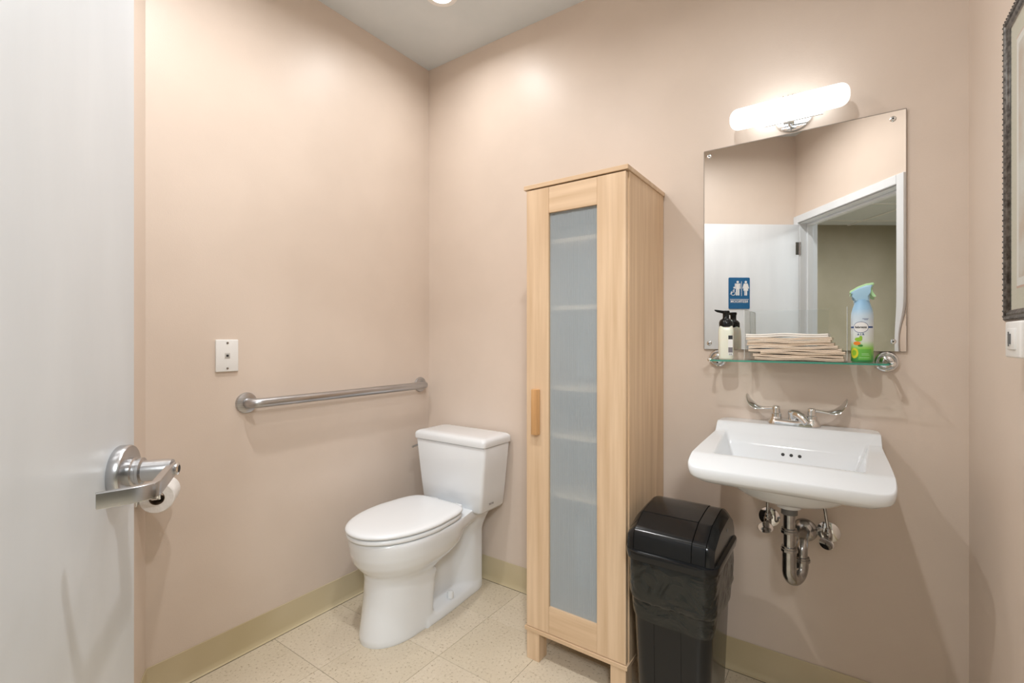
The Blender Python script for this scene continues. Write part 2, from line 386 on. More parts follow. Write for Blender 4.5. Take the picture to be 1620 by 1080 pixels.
# restroom sign on the outer face of the door
sg = thing('restroom_sign', 'blue restroom sign with white pictograms on the open white door, seen in the mirror', 'sign')
sg.location = door.matrix_basis @ Vector((.4447, -.0, 1.527)); sg.rotation_euler = door.rotation_euler
bm = bmesh.new(); add_box(bm, -.077, .077, -.004, -.0004, -.112, .112)
bmesh.ops.bevel(bm, geom=[e for e in bm.edges if abs(e.verts[0].co.y-e.verts[1].co.y) > .002], offset=.008, segments=4, profile=.5, affect='EDGES')
obj('sign_plate', bm, M['blue'], sg, smooth=False)
def flat(name, polys, m, parent, y0=-.0052, y1=-.0041):
    bm = bmesh.new()
    for p in polys: add_prism(bm, p, y1, y0, lambda u, v, d: Vector((u, d, v)))
    return obj(name, bm, m, parent, smooth=False)
def circ(cx, cy, r, n=20, ry=None): return [(cx+r*math.cos(2*PI*i/n), cy+(ry or r)*math.sin(2*PI*i/n)) for i in range(n)]
def rect(a, b, c, d): return [(a, c), (b, c), (b, d), (a, d)]
def man(x): return [circ(x, .080, .0085), rect(x-.0125, x+.0125, .028, .068), rect(x-.0205, x-.0145, .032, .067), rect(x+.0145, x+.0205, .032, .067), rect(x-.0205, x+.0205, .062, .0688),
                    rect(x-.0125, x-.0015, -.016, .03), rect(x+.0015, x+.0125, -.016, .03)]
def woman(x): return [circ(x, .080, .0085), [(x-.009, .069), (x+.009, .069), (x+.018, .018), (x-.018, .018)], [(x-.014, .069), (x-.006, .069), (x-.018, .032), (x-.024, .035)],
                      [(x+.006, .069), (x+.014, .069), (x+.024, .035), (x+.018, .032)], rect(x-.0095, x-.0012, -.016, .02), rect(x+.0012, x+.0095, -.016, .02)]
flat('woman_pictogram', woman(-.047), M['white'], sg)
flat('man_pictogram', man(.012), M['white'], sg)
flat('divider_line', [rect(-.0175, -.0150, -.02, .085)], M['white'], sg)
flat('rule_line', [rect(-.068, .068, -.046, -.043)], M['white'], sg)
bm = bmesh.new()
ring = [Vector((.045+.0155*math.cos(a), -.0046, .0+.0155*math.sin(a))) for a in [math.radians(150+i*12) for i in range(23)]]
add_tube(bm, ring, .0018, 6)
add_tube(bm, [(.038, -.0046, .03), (.039, -.0046, .008), (.052, -.0046, .007), (.060, -.0046, -.008), (.067, -.0046, -.005)], .0024, 6)
add_lathe(bm, [(.0052, 0), (.0052, .001)], 16, T(.038, -.0041, .040) @ RX(PI/2))
add_tube(bm, [(.039, -.0046, .02), (.049, -.0046, .019)], .0018, 6)
obj('wheelchair_pictogram', bm, M['white'], sg)
bm = text_bm('RESTROOM', .0245, .0004, 1.2); xf(bm, T(0, -.0045, -.060) @ RX(PI/2)); obj('lettering', bm, M['white'], sg, smooth=False)

# ---------------------------------------------------------------- toilet paper holder on the wall behind the door
wa = math.atan2(-.481, .877)          # local x along that wall, local -y into the room? checked below
hr = thing('paper_holder', 'chrome toilet paper holder on the wall just behind the door lever', 'paper holder', (XL+.877*.120, .589-.481*.120, .715), math.atan2(-.481, .877)+PI)
# local +x runs towards the left wall corner, local -y points into the room
bm = bmesh.new(); add_box(bm, -.025, .025, -.008, 0, -.025, .025, bev=.002); obj('mounting_plate', bm, M['chrome'], hr)
bm = bmesh.new(); add_box(bm, -.024, -.012, -.062, -.008, -.008, .008, bev=.002); obj('arm', bm, M['chrome'], hr)
bm = bmesh.new(); add_tube(bm, [(-.012, -.054, 0), (.10, -.054, 0)], .008, 16); add_box(bm, -.02, -.010, -.066, -.042, -.012, .012, bev=.002); obj('spindle', bm, M['chrome'], hr)
rl = thing('toilet_paper_roll', 'white toilet paper roll on the chrome holder behind the door lever', 'toilet paper', tuple(hr.location), hr.rotation_euler.z)
bm = bmesh.new(); mt = T(-.006, -.054, -.0105) @ RY(PI/2)
prof = [(.0205, 0), (.044, 0), (.046, .002), (.046, .098), (.044, .10), (.0205, .10), (.0205, 0)]
add_lathe(bm, prof, 48, mt, cap=False); roll = obj('paper', bm, M['paper'], rl)
bm = bmesh.new(); add_lathe(bm, [(.0203, -.0005), (.0203, .1005), (.0192, .1005), (.0192, -.0005), (.0203, -.0005)], 32, mt, cap=False); obj('cardboard_core', bm, mat('cardboard', srgb(110, 92, 74), .9), rl)

# ---------------------------------------------------------------- grab bar (left wall)
gb = thing('grab_bar', 'brushed steel grab bar on the left wall beside the toilet', 'grab bar', (XL, .91, .955), PI/2)
# local x = world y, local -y = into the room
r_ = .0185; st = .056
p = [(0, 0, 0), (0, -.022, 0)]+arc((.034, -.022, 0), .034, PI, PI*1.5, 8, ((1, 0, 0), (0, 1, 0)))[1:]
p += [(.3, -st, 0), (.6, -st, 0)]+arc((.91-.034, -.022, 0), .034, PI*1.5, PI*2, 8, ((1, 0, 0), (0, 1, 0)))+[(.91, 0, 0)]
bm = bmesh.new(); add_tube(bm, p, r_, 24); obj('bar', bm, M['steel'], gb)
for xx in (0, .91):
    bm = bmesh.new(); add_lathe(bm, [(.0395, 0), (.040, .004), (.0375, .010), (.026, .0145), (.0175, .016)], 40, T(xx, 0, 0) @ RX(PI/2)); obj('flange', bm, M['steel'], gb)

# ---------------------------------------------------------------- phone jack plate
pj = thing('phone_jack_plate', 'white phone jack wall plate on the left wall above the grab bar', 'wall plate', (XL, .839, 1.138), PI/2)
boxo('plate', M['plastic'], pj, -.0395, .0395, -.009, 0, -.0595, .0595, bev=.003, seg=3)
boxo('jack', mat('jack_grey', srgb(190, 188, 184), .4), pj, -.009, .009, -.0105, -.008, -.010, .010, bev=.001)
boxo('socket', M['dark'], pj, -.0045, .0035, -.0112, -.009, -.004, .004)
for z in (-.047, .047):
    bm = bmesh.new(); add_lathe(bm, [(.0042, .008), (.004, .0105), (.001, .0112)], 16, T(0, 0, z) @ RX(PI/2)); obj('screw', bm, M['agedchrome'], pj)

# ---------------------------------------------------------------- toilet
TX = -1.545
toi = thing('toilet', 'white two-piece toilet with the lid closed, in the back left corner', 'toilet', (TX, YB, 0))
# local: x sideways, y negative into the room
def sstep(a, b, x):
    t = min(1, max(0, (x-a)/(b-a))); return t*t*(3-2*t)
def lerp(a, b, t): return a+(b-a)*t
def interp(tab, z):
    if z <= tab[0][0]: return tab[0][1:]
    for a, b in zip(tab, tab[1:]):
        if z <= b[0]:
            t = (z-a[0])/(b[0]-a[0]); return tuple(lerp(p, q, t) for p, q in zip(a[1:], b[1:]))
    return tab[-1][1:]
def smax(a, b, k=.004): return max(a, b) + k*math.exp(-abs(a-b)/k)*.35 if (a > 0 and b > 0) else max(a, b)
# bowl with front column: z -> (front, back, halfwidth) ; y measured from wall (positive into room)
BOWL = [(.0, .698, .412, .113), (.02, .700, .412, .113), (.10, .688, .406, .110), (.18, .678, .398, .110), (.235, .674, .38, .114), (.262, .675, .33, .130), (.285, .697, .27, .150),
        (.31, .716, .235, .165), (.345, .728, .225, .176), (.385, .734, .22, .183), (.405, .735, .22, .184), (.415, .732, .22, .181)]
def bowlw(y, z):
    f_, b_, w = interp(BOWL, z)
    if y > f_ or y < b_: return 0
    # egg: centre at widest
    c = min(.49, lerp(b_, f_, .52)) if z > .25 else lerp(b_, f_, .40)
    if y >= c:
        q = (y-c)/(f_-c); return w*(1-q**2.25)**(1/2.05)
    q = (c-y)/(c-b_); n_ = 7 if z < .22 else 3.2
    return w*(1-q**n_)**(1/n_)*(1 if z < .22 else 1)
def trapw(y, z):
    b_, f_ = .045, .46
    if z > .385 or y < b_ or y > f_: return 0
    bulge = lerp(.088, .040, sstep(.12, .24, y))+.022*sstep(.30, .42, y)
    w = bulge+.03*sstep(.27, .37, z)
    top = 1
    q = 0 if y > .075 else (.075-y)/.03
    return w*math.sqrt(max(0, 1-q*q))
def flangew(y, z):
    hz = .045 + .02*sstep(.14, .05, y)
    if z > hz or y < .035 or y > .47: return 0
    q = 0 if y > .13 else (.13-y)/.095
    w = lerp(.098, .120, sstep(.03, .42, y))*(max(0, 1-q**2.4))**(1/2.4)
    e = z/hz
    return (w-.018*e**3) if y < .66 else 0
def deckw(y, z):
    lo = .335 + .0*y
    if z < lo or y < .03 or y > .40: return 0
    q = (z-lo)/(.415-lo)
    base = lerp(.125, .165, sstep(.12, .34, y))
    w = base*(.70+.30*math.sqrt(min(1, q*1.9)))
    qb = 0 if y > .06 else (.06-y)/.03
    return w*math.sqrt(max(0, 1-qb*qb))
zs = [0, .004]+[.01+i*.0055 for i in range(73)]+[.4135, .415]
zs = [z for z in zs if z <= .415]
NY = 130
rings = []
for z in zs:
    ys = [.03+.0004+(i/(NY-1))*(interp(BOWL, z)[0]-.0308) for i in range(NY)]
    fr = interp(BOWL, z)[0]
    # cluster towards the front tip
    ys = [.0304+(fr-.0305)*(math.sin(i/(NY-1)*PI/2))**1.0 for i in range(NY)]
    ws = [max(.0006, smax(smax(bowlw(y, z), trapw(y, z)), smax(flangew(y, z), deckw(y, z)))) for y in ys]
    inset = .006 if z > .4136 else (.0015 if z > .41 else (.002 if z == 0 else 0))
    ws = [max(.0005, w-inset) for w in ws]
    rings.append([Vector((w, -y, z)) for y, w in zip(ys, ws)]+[Vector((-w, -y, z)) for y, w in reversed(list(zip(ys, ws)))])
bm = bmesh.new(); add_rings(bm, rings)
for _ in range(3): bmesh.ops.smooth_vert(bm, verts=[v for v in bm.verts if .006 < v.co.z < .408], factor=.5, use_axis_x=True, use_axis_y=False, use_axis_z=False)
obj('bowl', bm, M['porcelain'], toi, ang=60)
# seat ring and lid
def egg(L0, L1, w, sc=1, n=72, backn=7):
    c = L0+(L1-L0)*.42; out = []
    for i in range(n):
        a = 2*PI*i/n; ca, sa = math.cos(a), math.sin(a)
        e = 2.1 if ca > 0 else backn
        ry = (L1-c) if ca > 0 else (c-L0)
        y = c+ry*math.copysign(abs(ca)**(2/e), ca); x = w*math.copysign(abs(sa)**(2/(2.1 if ca > 0 else 6)), sa)
        if ca < 0: x *= 1-.17*((c-y)/(c-L0))**1.6
        out.append((x*sc, c+(y-c)*sc))
    return out
def eggstack(levels, L0, L1, w, backn=7):
    bm = bmesh.new(); rings = []
    for z, ins in levels:
        rings.append([Vector((x, -y, z)) for x, y in egg(L0+ins, L1-ins, w-ins, backn=backn)])
    add_rings(bm, rings); return bm
obj('seat', eggstack([(.4175, .008), (.419, .003), (.424, 0), (.4325, .001), (.4355, .005), (.4365, .012)], .266, .748, .187), M['seat'], toi, ang=60)
obj('lid', eggstack([(.4395, .008), (.441, .003), (.446, .0), (.4515, .002), (.456, .008), (.4585, .018), (.4605, .04), (.462, .09)], .260, .752, .189), M['seat'], toi, ang=60)
for sx in (-1, 1):
    bm = bmesh.new(); add_box(bm, sx*.075-.022, sx*.075+.022, -.272, -.228, .416, .442, bev=.005, seg=3); obj('hinge_block', bm, M['seat'], toi)
    bm = bmesh.new(); add_lathe(bm, [(.0145, .0), (.0145, .020), (.012, .027), (.006, .030)], 24, T(sx*.088, -.30, .044)); obj('bolt_cap', bm, M['porcelain'], toi)
# tank: tapered box
def rrect(x0, x1, y0, y1, r, n=5):
    out = []
    for cx, cy, a in ((x1-r, y1-r, 0), (x0+r, y1-r, PI/2), (x0+r, y0+r, PI), (x1-r, y0+r, PI*1.5)):
        for i in range(n+1): out.append((cx+r*math.cos(a+PI/2*i/n), cy+r*math.sin(a+PI/2*i/n)))
    return out
bm = bmesh.new(); rings = []
TK = [(.398, .018, .018), (.401, .006, .006), (.412, 0, 0), (.5, 0, 0), (.6, 0, 0), (.704, 0, 0), (.7075, .002, .002)]
for z, i1, i2 in TK:
    t = max(0, (z-.4)/.31)
    hw = lerp(.182, .219, t**.85)-i1; f_ = lerp(.204, .220, t)-i2; b_ = .022+i2
    rings.append([Vector((x, -y, z)) for x, y in rrect(-hw, hw, b_, f_, .016)])
add_rings(bm, rings); obj('tank', bm, M['porcelain'], toi, ang=45)
bm = bmesh.new(); rings = []
for z, ins in ((.7095, .006), (.711, .001), (.716, 0), (.733, .0), (.741, .003), (.7475, .011), (.7505, .022), (.752, .045)):
    rings.append([Vector((x, -y, z)) for x, y in rrect(-.224+ins, .224-ins, .014+ins*.5, .228-ins, .018)])
add_rings(bm, rings); obj('tank_lid', bm, M['porcelain'], toi, ang=50)
# flush lever on the far side, gasket below
bm = bmesh.new(); add_tube(bm, [(-.21, -.17, .672), (-.236, -.17, .672), (-.240, -.185, .666), (-.240, -.225, .660)], [.008, .008, .006, .005], 10); obj('flush_lever', bm, M['chrome'], toi)
bm = bmesh.new(); add_tube(bm, [(-.15, -.10, .402), (-.19, -.08, .33), (-.22, -.02, .22)], .006, 10); add_lathe(bm, [(.016, 0), (.016, .02), (.012, .03)], 16, T(-.15, -.10, .375)); obj('supply_hose', bm, M['agedchrome'], toi)
bm = text_bm('TOTO', .0125, .0003, 1.2); xf(bm, T(.1918, -.135, .437) @ RY(math.radians(5.5)) @ RZ(PI/2) @ RX(PI/2)); obj('maker_mark', bm, M['greyink'], toi, smooth=False)
# dark gap under tank
bm = bmesh.new(); add_box(bm, -.13, .13, -.19, -.04, .4145, .4005 if False else .4, bev=0); bm.free()

# ---------------------------------------------------------------- tall cabinet
cb = thing('tall_cabinet', 'tall narrow birch cabinet with a ribbed frosted door, between toilet and sink', 'cabinet', (-.797, YB, 0))
cw, cd = .20, .382     # half width, depth; local -y to the room
Z0, Z1 = .118, 1.776
YF = -(YB-1.504)       # door front
for sx in (-1, 1):
    boxo('side_panel', M['woodside'], cb, min(sx*cw, sx*(cw-.018)), max(sx*cw, sx*(cw-.018)), YF+.02, -.004, Z0-.002, Z1-.016, bev=.0006, seg=1)
boxo('top_panel', M['woodx'], cb, -cw-.007, cw+.005, YF-.004, -.002, Z1-.016, Z1, bev=.001, seg=1)
boxo('bottom_panel', M['woodx'], cb, -cw-.003, cw+.002, YF-.004, -.004, Z0-.012, Z0+.002, bev=.001, seg=1)
boxo('back_panel', M['plastic'], cb, -cw+.018, cw-.018, -.008, -.004, Z0, Z1-.016)
for z in (1.56, 1.314, 1.019, .843, .625):
    boxo('shelf', M['woodx'], cb, -cw+.018, cw-.018, YF+.032, -.01, z-.008, z+.008)
for sx in (-1, 1):
    for yy in (YF+.0, -.06):
        boxo('leg', M['wood'], cb, min(sx*(cw-.004), sx*(cw-.059)), max(sx*(cw-.004), sx*(cw-.059)), yy, yy+.055, 0, Z0-.012, bev=.001, seg=1)
dr = boxo('door', M['wood'], cb, -.196, -.10, YF, YF+.019, Z0+.004, Z1-.02, bev=.0006, seg=1)
gx0, gx1, gz0, gz1 = -.103, .092, .220, 1.661
boxo('door_stile', M['wood'], dr, gx1, .196, YF, YF+.019, Z0+.004, Z1-.02, bev=.0006, seg=1)
dr.data.name = 'door'
boxo('door_rail', M['woodx'], dr, -.0995, gx1-.0005, YF+.0006, YF+.019, gz1, Z1-.02, bev=.0006, seg=1)
boxo('door_rail', M['woodx'], dr, -.0995, gx1-.0005, YF+.0006, YF+.019, Z0+.004, gz0, bev=.0006, seg=1)
bm = bmesh.new(); nr = 50; pw = (gx1-(-.10))/nr
prof = []
for i in range(nr):
    xa = -.10+i*pw
    for k in range(4): prof.append((xa+pw*k/4, -.0022*math.sin(PI*k/4)))
prof.append((gx1, 0))
lo = [bm.verts.new((x, YF+.011+y, gz0)) for x, y in prof]; hi = [bm.verts.new((x, YF+.011+y, gz1)) for x, y in prof]
for i in range(len(prof)-1): bm.faces.new((lo[i], lo[i+1], hi[i+1], hi[i]))
g = obj('ribbed_pane', bm, M['frost'], dr, ang=25); g['label'] = 'ribbed frosted plastic pane'
bm = bmesh.new(); vs = add_box(bm, -.166, -.136, YF-.022, YF, .846, 1.014, bev=.003, seg=2)
for v in bm.verts:
    if v.co.y < YF-.012: v.co.x = -.151+(v.co.x+.151)*.82
obj('handle', bm, M['handlewood'], dr)

# ---------------------------------------------------------------- mirror
mi = thing('wall_mirror', 'large frameless wall mirror screwed to the wall above the sink', 'mirror', (-.15, YB, 1.162))
mw, mh = .2935, .740
bm = bmesh.new(); NX, NZ = 60, 74
def mdisp(x, z):
    d = 0
    for (sx, sz, amp, sig) in ((.262, .030, -.0016, .045), (-.268, .028, .00012, .03)):
        r2 = (x-sx)**2+(z-sz)**2; d += amp*math.exp(-r2/(2*sig*sig))
    return d
gr = [[bm.verts.new((-mw+2*mw*i/NX, -.0065+mdisp(-mw+2*mw*i/NX, mh*j/NZ), mh*j/NZ)) for i in range(NX+1)] for j in range(NZ+1)]
for j in range(NZ):
    for i in range(NX): bm.faces.new((gr[j][i], gr[j][i+1], gr[j+1][i+1], gr[j+1][i]))
for f_ in bm.faces: f_.normal_update()
me = bpy.data.meshes.new('mirror_face'); bm.to_mesh(me); bm.free(); me.materials.append(M['mirror'])
for p_ in me.polygons: p_.use_smooth = True
o = bpy.data.objects.new('mirror_face', me); C.objects.link(o); o.parent = mi
bm = bmesh.new(); add_box(bm, -mw, mw, -.0055, 0, 0, mh)
for f_ in list(bm.faces):
    if f_.normal.y < -.9: bm.faces.remove(f_)
obj('backing', bm, M['acrylicedge'], mi, smooth=False)
# thin bevelled edge strips
for bx in ((-mw-.0012, -mw+.0008), (mw-.0008, mw+.0012)): boxo('edge_strip', M['acrylicedge'], mi, bx[0], bx[1], -.0072, 0, 0, mh)
for bx in ((-.0012, .0008), (mh-.0008, mh+.0012)): boxo('edge_strip', M['acrylicedge'], mi, -mw, mw, -.0072, 0, bx[0], bx[1])
for sx, sz in ((-.275, .022), (.262, .030), (-.275, mh-.022), (.262, mh-.024)):
    bm = bmesh.new(); mt = T(sx, 0, sz) @ RX(PI/2)
    add_lathe(bm, [(.0085, .0055), (.0085, .0075), (.0065, .010), (.003, .0108)], 20, mt); sc = obj('screw', bm, M['chrome'], mi)
    bm = bmesh.new(); add_lathe(bm, [(.0024, .0105), (.0024, .0112)], 10, mt); obj('screw_hole', bm, M['dark'], sc)

# ---------------------------------------------------------------- vanity light
vl = thing('vanity_light', 'lit white glass tube light with chrome clips above the mirror', 'wall light', (-.169, YB, 1.967))
bm = bmesh.new(); R_ = .0355; hl = .174
prof = [(0.0005, -hl)]
for i in range(1, 9): a = PI/2*i/8; prof.append((R_*math.sin(a)**.8, -hl+.028*(1-math.cos(a))))
prof += [(r, -h) for r, h in reversed(prof)]
add_lathe(bm, prof, 40, T(0, -.065, 0) @ RY(PI/2)); obj('glass_tube', bm, M['lampglass'], vl)
bm = bmesh.new(); add_lathe(bm, [(.061, 0), (.062, .004), (.059, .009), (.03, .0125), (.001, .013)], 48, T(.016, 0, .002) @ RX(PI/2)); obj('backplate', bm, M['chrome'], vl)
bm = bmesh.new(); add_box(bm, -.068, .102, -.043, -.037, -.038, -.028, bev=.001); add_tube(bm, [(.012, -.01, -.033), (.012, -.04, -.033)], .006, 10)
obj('support_bar', bm, M['chrome'], vl)
for dx in (-.008, .006, .020):
    bm = bmesh.new(); add_tube(bm, [Vector((dx, -.065, 0))+Vector((0, math.sin(a), math.cos(a)))*.0385 for a in [math.radians(12*i) for i in range(31)]], .0013, 8); obj('wire_clip', bm, M['chrome'], vl)
bm = bmesh.new(); add_box(bm, -.010, .022, -.060, -.046, -.047, -.040, bev=.001); add_tube(bm, [(.006, -.052, -.045), (.006, -.035, -.050), (.008, -.012, -.045)], .003, 8); obj('clip_bracket', bm, M['chrome'], vl)

# ---------------------------------------------------------------- glass shelf
sh = thing('glass_shelf', 'glass shelf with round chrome brackets below the mirror', 'shelf', (-.1495, YB, 1.126))
bm = bmesh.new(); add_box(bm, -.245, .245, -.128, -.008, -.0035, .0025); gsh = obj('glass_panel', bm, M['glass'], sh, smooth=False)
for bx in ((-.2455, .2455, -.1290, -.1282), ): boxo('front_edge', M['glassedge'], sh, *bx, -.0032, .0022)
for sx in (-1, 1): boxo('side_edge', M['glassedge'], sh, min(sx*.2458, sx*.2452), max(sx*.2458, sx*.2452), -.1282, -.01, -.0032, .0022)
for sx in (-1, 1):
    bm = bmesh.new(); add_lathe(bm, [(.031, 0), (.0325, .004), (.030, .010), (.0265, .0115), (.025, .009), (.021, .012), (.018, .019), (.013, .022), (.008, .024)], 40, T(sx*.245, 0, .003) @ RX(PI/2))
    ro = obj('rosette', bm, M['chrome'], sh)
    bm = bmesh.new(); add_tube(bm, [(sx*.245, -.02, .006), (sx*.246, -.035, .004), (sx*.254, -.05, 0), (sx*.258, -.088, 0)], [.008, .0075, .005, .004], 14)
    add_lathe(bm, [(.001, -.009), (.006, -.007), (.0085, 0), (.006, .007), (.001, .009)], 16, T(sx*.256, -.088, 0) @ RX(PI/2))
    add_lathe(bm, [(.0005, -.0055), (.009, -.005), (.009, .005), (.0005, .0055)], 16, T(sx*.245, -.03, 0)); obj('clamp', bm, M['chrome'], sh)
SZ = 1.1288
# ---------------------------------------------------------------- soap dispenser
sd = thing('soap_dispenser', 'clear foaming soap bottle with black pump at the left end of the shelf', 'soap dispenser', (-.3545, YB-.072, SZ), math.radians(14))
bm = bmesh.new(); rings = []
for z, s in ((0, .020), (.002, .0232), (.006, .0245), (.095, .0245), (.108, .0235), (.117, .0205), (.121, .018)):
    rings.append([Vector((x, y, z)) for x, y in rrect(-s, s, -s*.86, s*.86, s*.55, 6)])
add_rings(bm, rings); obj('bottle', bm, M['soap'], sd, ang=50)
bm = bmesh.new(); add_lathe(bm, [(.0215, .1135), (.0225, .116), (.0225, .130), (.019, .138), (.0125, .142), (.0105, .146), (.0105, .160), (.012, .162), (.0125, .168), (.010, .1705)], 32)
add_prism(bm, [(-.008, .1605), (-.030, .1665), (-.037, .1715), (-.0375, .1755), (-.010, .1712), (.010, .1712), (.010, .1605)], -.0065, .0065, lambda u, v, d: Vector((u, d, v)))
obj('pump', bm, M['black'], sd, ang=40)
lb = boxo('label_panel', M['plastic'], sd, .006, .0205, -.02185, -.0209, .014, .084)
boxo('dark_print', M['ink'], lb, .0065, .020, -.0221, -.0218, .070, .0835)
boxo('grey_print', M['greyink'], lb, .0065, .020, -.0221, -.0218, .024, .042)
for k in range(4): boxo('barcode_line', M['ink'], lb, .009+k*.0025, .010+k*.0025, -.0221, -.0218, .015, .021)

# ---------------------------------------------------------------- acrylic tray and towels
ty = thing('acrylic_tray', 'clear acrylic tray holding the folded paper towels on the glass shelf', 'tray', (-.1455, YB, SZ))
tw = .143
boxo('base_panel', M['acrylic'], ty, -tw, tw, -.122, -.012, 0, .0025)
boxo('back_panel', M['acrylic'], ty, -tw+.002, tw-.05, -.0145, -.012, .0025, .170, bev=.0006, seg=1)
for sx, nm in ((-1, 'side_panel'), (1, 'side_panel')):
    bm = bmesh.new(); pl = [(-.122, .0025), (-.0125, .0025), (-.0125, .163), (-.0155, .1685), (-.02, .170), (-.116, .170), (-.120, .168), (-.122, .163)]
    add_prism(bm, pl, sx*tw, sx*(tw-.0028), lambda u, v, d: Vector((d, u, v))); sp = obj(nm, bm, M['acrylic'], ty, smooth=False)
    bm = bmesh.new(); add_tube(bm, [(sx*(tw-.0014), -.122, .0025), (sx*(tw-.0014), -.122, .163), (sx*(tw-.0014), -.118, .169), (sx*(tw-.0014), -.017, .170), (sx*(tw-.0014), -.0125, .163), (sx*(tw-.0014), -.0125, .003)], .0008, 6)
    obj('bright_edge', bm, mat('acrylic_edge', srgb(225, 230, 230), .2, Alpha=.6), sp)
# folded towels
def towel(k, zc, x0_, x1_, yf, m, th=.0088, wav=.0017):
    bm = bmesh.new(); n = 18; random.seed(50+k); ph = random.random()*6; tilt = random.uniform(-.0015, .0015)
    def layer(dz, sgn, top):
        rows = []
        for i in range(n+1):
            t = i/n; x = lerp(x0_, x1_, t)
            w_ = wav*math.sin(t*9+ph)+tilt*(t-.5)
            rows.append((x, zc+dz+w_))
        return rows
    # a C-folded sheet: profile across y, swept along x
    npl = 2; fold = th/npl
    prof = []
    ya, yb = -.1145+yf, -.024+yf*.3
    for q in range(npl):
        z_ = -th/2+fold*(q+.12); z2 = z_+fold*.86
        jf = random.uniform(0, .003)
        prof.append(((ya+jf, z_), (yb, z_), (yb, z2), (ya+jf, z2)))
    for (a_, b_, c_, d_) in prof:
        rings = []
        for (x, z) in layer(0, 1, 1):
            rings.append([Vector((x, a_[0]+.0015, z+a_[1])), Vector((x, b_[0], z+b_[1])), Vector((x, c_[0], z+c_[1])), Vector((x, d_[0]+.0015, z+d_[1])), Vector((x, d_[0], z+(a_[1]+d_[1])/2))])
        add_rings(bm, rings)
    # rounded fold spines at the front joining plies in pairs
    o = obj('paper_towel', bm, m, ang=30); o.location = (-.1455, YB, SZ+.0028)
    return o
zt = .0
spec = [(.0040, -.112, .134, 0, 2), (.0128, -.118, .132, .004, 1), (.0216, -.095, .137, .000, 2), (.0304, -.132, .128, .002, 1), (.0392, -.130, .118, .000, 1),
        (.0480, -.136, .108, .003, 2), (.0568, -.134, .100, .001, 1), (.0656, -.138, .103, .002, 1), (.0758, -.139, .093, .000, 0)]
spec = [(.0042+i*.0092, *s_[1:]) for i, s_ in enumerate(spec)]
for k, (z, a_, b_, yf, mi_) in enumerate(spec):
    o = towel(k, z+(.002 if k == 8 else 0), a_, b_, yf, M['towel'][mi_], .0125 if k == 8 else .0088)
    if k == 8: l_ = 'white folded paper towel on top of the stack in the acrylic tray'
    elif k == 0: l_ = 'lowest tan folded paper towel lying on the acrylic tray floor'
    elif k == 1: l_ = 'second folded paper towel from the bottom of the stack in the tray'
    elif k == 2: l_ = 'third folded paper towel from the bottom, reaching nearest the tray right side'
    elif k == 7: l_ = 'folded paper towel directly under the white top towel'
    else: l_ = 'tan folded paper towel, %s from the bottom of the stack in the acrylic tray' % {3: 'fourth', 4: 'fifth', 5: 'sixth', 6: 'seventh'}[k]
    tag(o, l_, 'paper towel', 'folded paper towels in the tray')

# ---------------------------------------------------------------- air freshener can
af = thing('air_freshener', 'tall blue and green air freshener spray can at the right end of the shelf', 'spray can', (.034, YB-.062, SZ), math.radians(-4))
AR = .0285
bm = bmesh.new(); add_lathe(bm, [(.026, 0), (.0285, .003), (AR, .006), (AR, .140), (.0275, .152), (.0245, .165), (.0205, .178), (.0185, .186), (.018, .192)], 48); obj('can_body', bm, M['can'], af)
bm = bmesh.new()
headp = [(-.020, .186), (.018, .186), (.019, .200), (.0165, .214), (.022, .226), (.027, .236), (.010, .235), (-.010, .228), (-.028, .216), (-.0265, .209), (-.019, .205)]
add_prism(bm, headp, -.0155, .0155, lambda u, v, d: Vector((u, d, v)))
bmesh.ops.bevel(bm, geom=[e for e in bm.edges if abs(e.verts[0].co.y-e.verts[1].co.y) < 1e-5], offset=.005, segments=3, profile=.5, affect='EDGES')
obj('spray_head', bm, M['capblue'], af, ang=50)
bm = bmesh.new(); add_prism(bm, [(-.0315, .2115), (-.030, .2195), (-.010, .2325), (.010, .2400), (.027, .2425), (.030, .240), (.0285, .2350), (.010, .2350), (-.010, .2270), (-.028, .2135)], -.0125, .0125, lambda u, v, d: Vector((u, d, v)))
bmesh.ops.bevel(bm, geom=[e for e in bm.edges if abs(e.verts[0].co.y-e.verts[1].co.y) < 1e-5], offset=.0015, segments=2, profile=.5, affect='EDGES')
obj('top_cover', bm, M['caplime'], af, ang=50)
bm = bmesh.new(); add_prism(bm, [(.016, .228), (.024, .229), (.026, .216), (.034, .202), (.0325, .199), (.026, .2005), (.019, .212)], -.006, .006, lambda u, v, d: Vector((u, d, v))); obj('trigger', bm, M['caplime'], af)
# prints wrapped round the can, angle 0 faces -y
def wrapc(bm, r):
    for v in bm.verts:
        a = v.co.x/AR; rr = r-v.co.y
        v.co = Vector((math.sin(a)*rr, -math.cos(a)*rr, v.co.z))
    return bm
def decal(name, polys, m, lift, parent=af, off=0):
    bm = bmesh.new()
    for p_ in polys:                       # convex outline cut into upright strips that follow the curve
        u0 = min(u for u, v in p_); u1 = max(u for u, v in p_); N_ = 18; prev = None
        for i in range(N_+1):
            u = lerp(u0, u1, min(max(i/N_, .004), .996)); hits = []
            for (a_, b_), (c_, d_) in zip(p_, p_[1:]+p_[:1]):
                if (a_-u)*(c_-u) <= 0 and abs(a_-c_) > 1e-9: hits.append(b_+(d_-b_)*(u-a_)/(c_-a_))
            cur = (bm.verts.new((u+off, 0, min(hits))), bm.verts.new((u+off, 0, max(hits))))
            if prev: bm.faces.new((prev[0], cur[0], cur[1], prev[1]))
            prev = cur
    wrapc(bm, AR+lift); return obj(name, bm, m, parent, smooth=False)
OF = -.002
decal('label_band', [rect(-.036, .036, .1045, .1095)], M['navy'], .0003, off=OF)
def ell(cx, cy, a_, b_, n=28): return [(cx+a_*math.cos(2*PI*i/n), cy+b_*math.sin(2*PI*i/n)) for i in range(n)]
